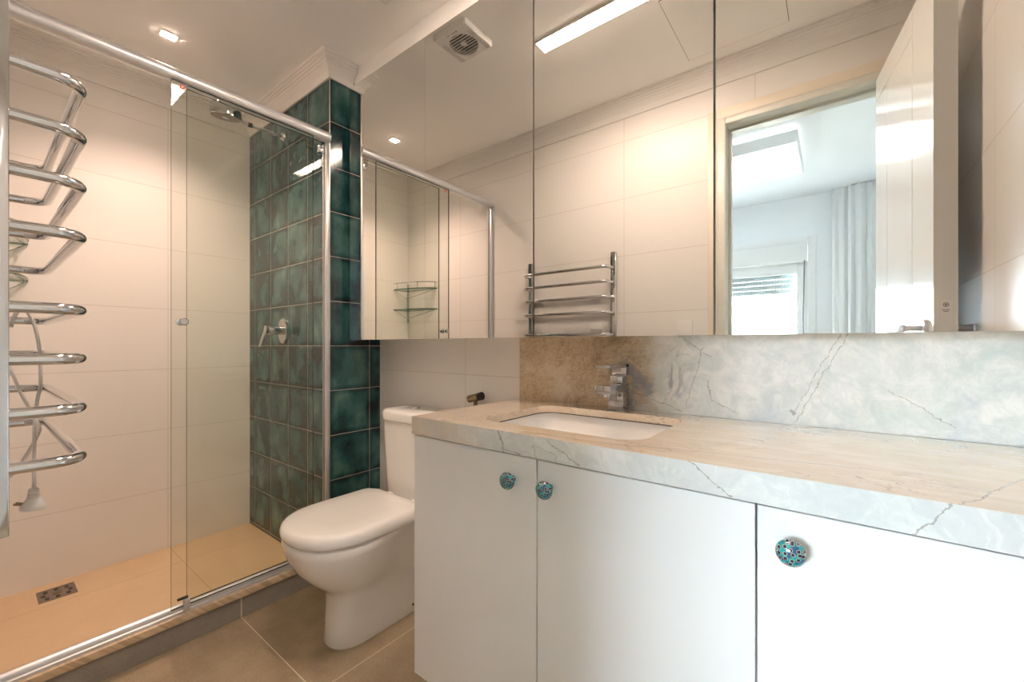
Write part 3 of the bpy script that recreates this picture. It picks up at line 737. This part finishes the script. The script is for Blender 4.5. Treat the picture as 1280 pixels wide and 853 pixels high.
# ------------------------------------------------------------------ towel warmer
t = thing('towel_warmer', 'chrome towel warmer with eight hoop bars on the tiled wall by the door', 'towel warmer', (-1.18, YD, .76))
zc = CZ
for x0 in (-.943, -1.478):
    b = B(); b.box(x0, x0 + .028, .0125, .032, zc - .269, zc + .492, 'chrome', .002)
    for z in (zc - .2, zc + .42): b.lathe([(.009, 0), (.009, .0058)], (x0 + .014, .0066, z), (0, 1, 0), 'chrome', 14)
    b.build('post', t)
for dz in (.407, .330, .2515, .171, .055, -.021, -.099, -.177):
    z = zc + dz; xa, xb, y0, y1, r = -.929, -1.464, .030, .106, .034
    p = [(xa, y0, z), (xa, y1 - r, z)] + [(xa - r + r * cos(a), y1 - r + r * sin(a), z) for a in [pi / 2 * k / 8 for k in range(1, 9)]]
    p += [(xb + r + r * cos(a), y1 - r + r * sin(a), z) for a in [pi / 2 + pi / 2 * k / 8 for k in range(0, 9)]] + [(xb, y0, z)]
    b = B(); b.tube(p, .0085, 'chrome', 16); b.build('bar', t)
b = B()
def smooth_path(pts, n=6):
    P_ = [Vector(p) for p in pts]; out = []
    for i in range(len(P_) - 1):
        a, c, d, e = P_[max(i - 1, 0)], P_[i], P_[i + 1], P_[min(i + 2, len(P_) - 1)]
        for k in range(n):
            u = k / n; out.append(.5 * ((2 * c) + (d - a) * u + (2 * a - 5 * c + 4 * d - e) * u * u + (3 * c - a - 3 * d + e) * u ** 3))
    return out + [P_[-1]]
cp = smooth_path([(-1.21, .044, 1.060), (-1.205, .050, 1.085), (-1.2, .060, 1.093), (-1.2, .072, 1.067), (-1.2, .079, 1.014), (-1.2, .080, .953), (-1.2, .076, .923), (-1.2, .073, .880), (-1.2, .072, .82), (-1.2, .072, .750)])
b.tube(cp, .0028, 'cordgrey', 10)
cp = smooth_path([(-1.23, .030, 1.00), (-1.215, .043, .982), (-1.21, .055, .940), (-1.21, .067, .906), (-1.21, .078, .874), (-1.21, .079, .860), (-1.21, .069, .833), (-1.21, .056, .803), (-1.22, .044, .782), (-1.23, .030, .775)])
b.tube(cp, .0026, 'cordgrey', 10)
cord = b.build('power_cord', t)
b = B(); b.lathe([(.005, 0)] + [(.0055 + (.0018 if k % 2 else 0) + .0004 * k, .003 * k) for k in range(1, 7)], (-1.2, .0715, .756), (0, 0, -1), 'cordgrey', 16)
R = Matrix.Translation((-1.2, .0715, .727)) @ Matrix.Rotation(radians(-8), 4, 'X')
rr = [[R @ Vector((x * a, y * c, z)) for x, y in [(.011 * cos(q), .017 * sin(q)) for q in [2 * pi * k / 20 for k in range(20)]]] for a, c, z in ((.55, .45, .013), (.9, .75, .006), (1, 1, -.003), (1, 1.02, -.010), (.9, .95, -.012))]
b.loft(rr, 'cordgrey')
for dx in (-.012, 0): b.tube([R @ Vector((0, -.008 + dx * .6, 0)), R @ Vector((0, -.023 + dx * .2, .004 + dx * .2))], .002, 'bronze', 8)
b.build('plug', cord)

for x, lab in ((-1.037, 'white outlet plate on the tiled wall framed by the towel warmer'), (-.574, 'white outlet plate on the tiled wall beside the door casing')):
    t = thing('wall_outlet', lab, 'outlet', (x, YD, 1.087), 'outlets on the tiled door wall')
    b = B(); b.box(x - .036, x + .036, YD + .0003, YD + .0065, 1.03, 1.144, 'plastic', .003); b.build('plate', t)
    b = B(); b.box(x - .023, x + .023, YD + .0066, YD + .0085, 1.064, 1.110, 'plastic', .001); b.build('socket', t)
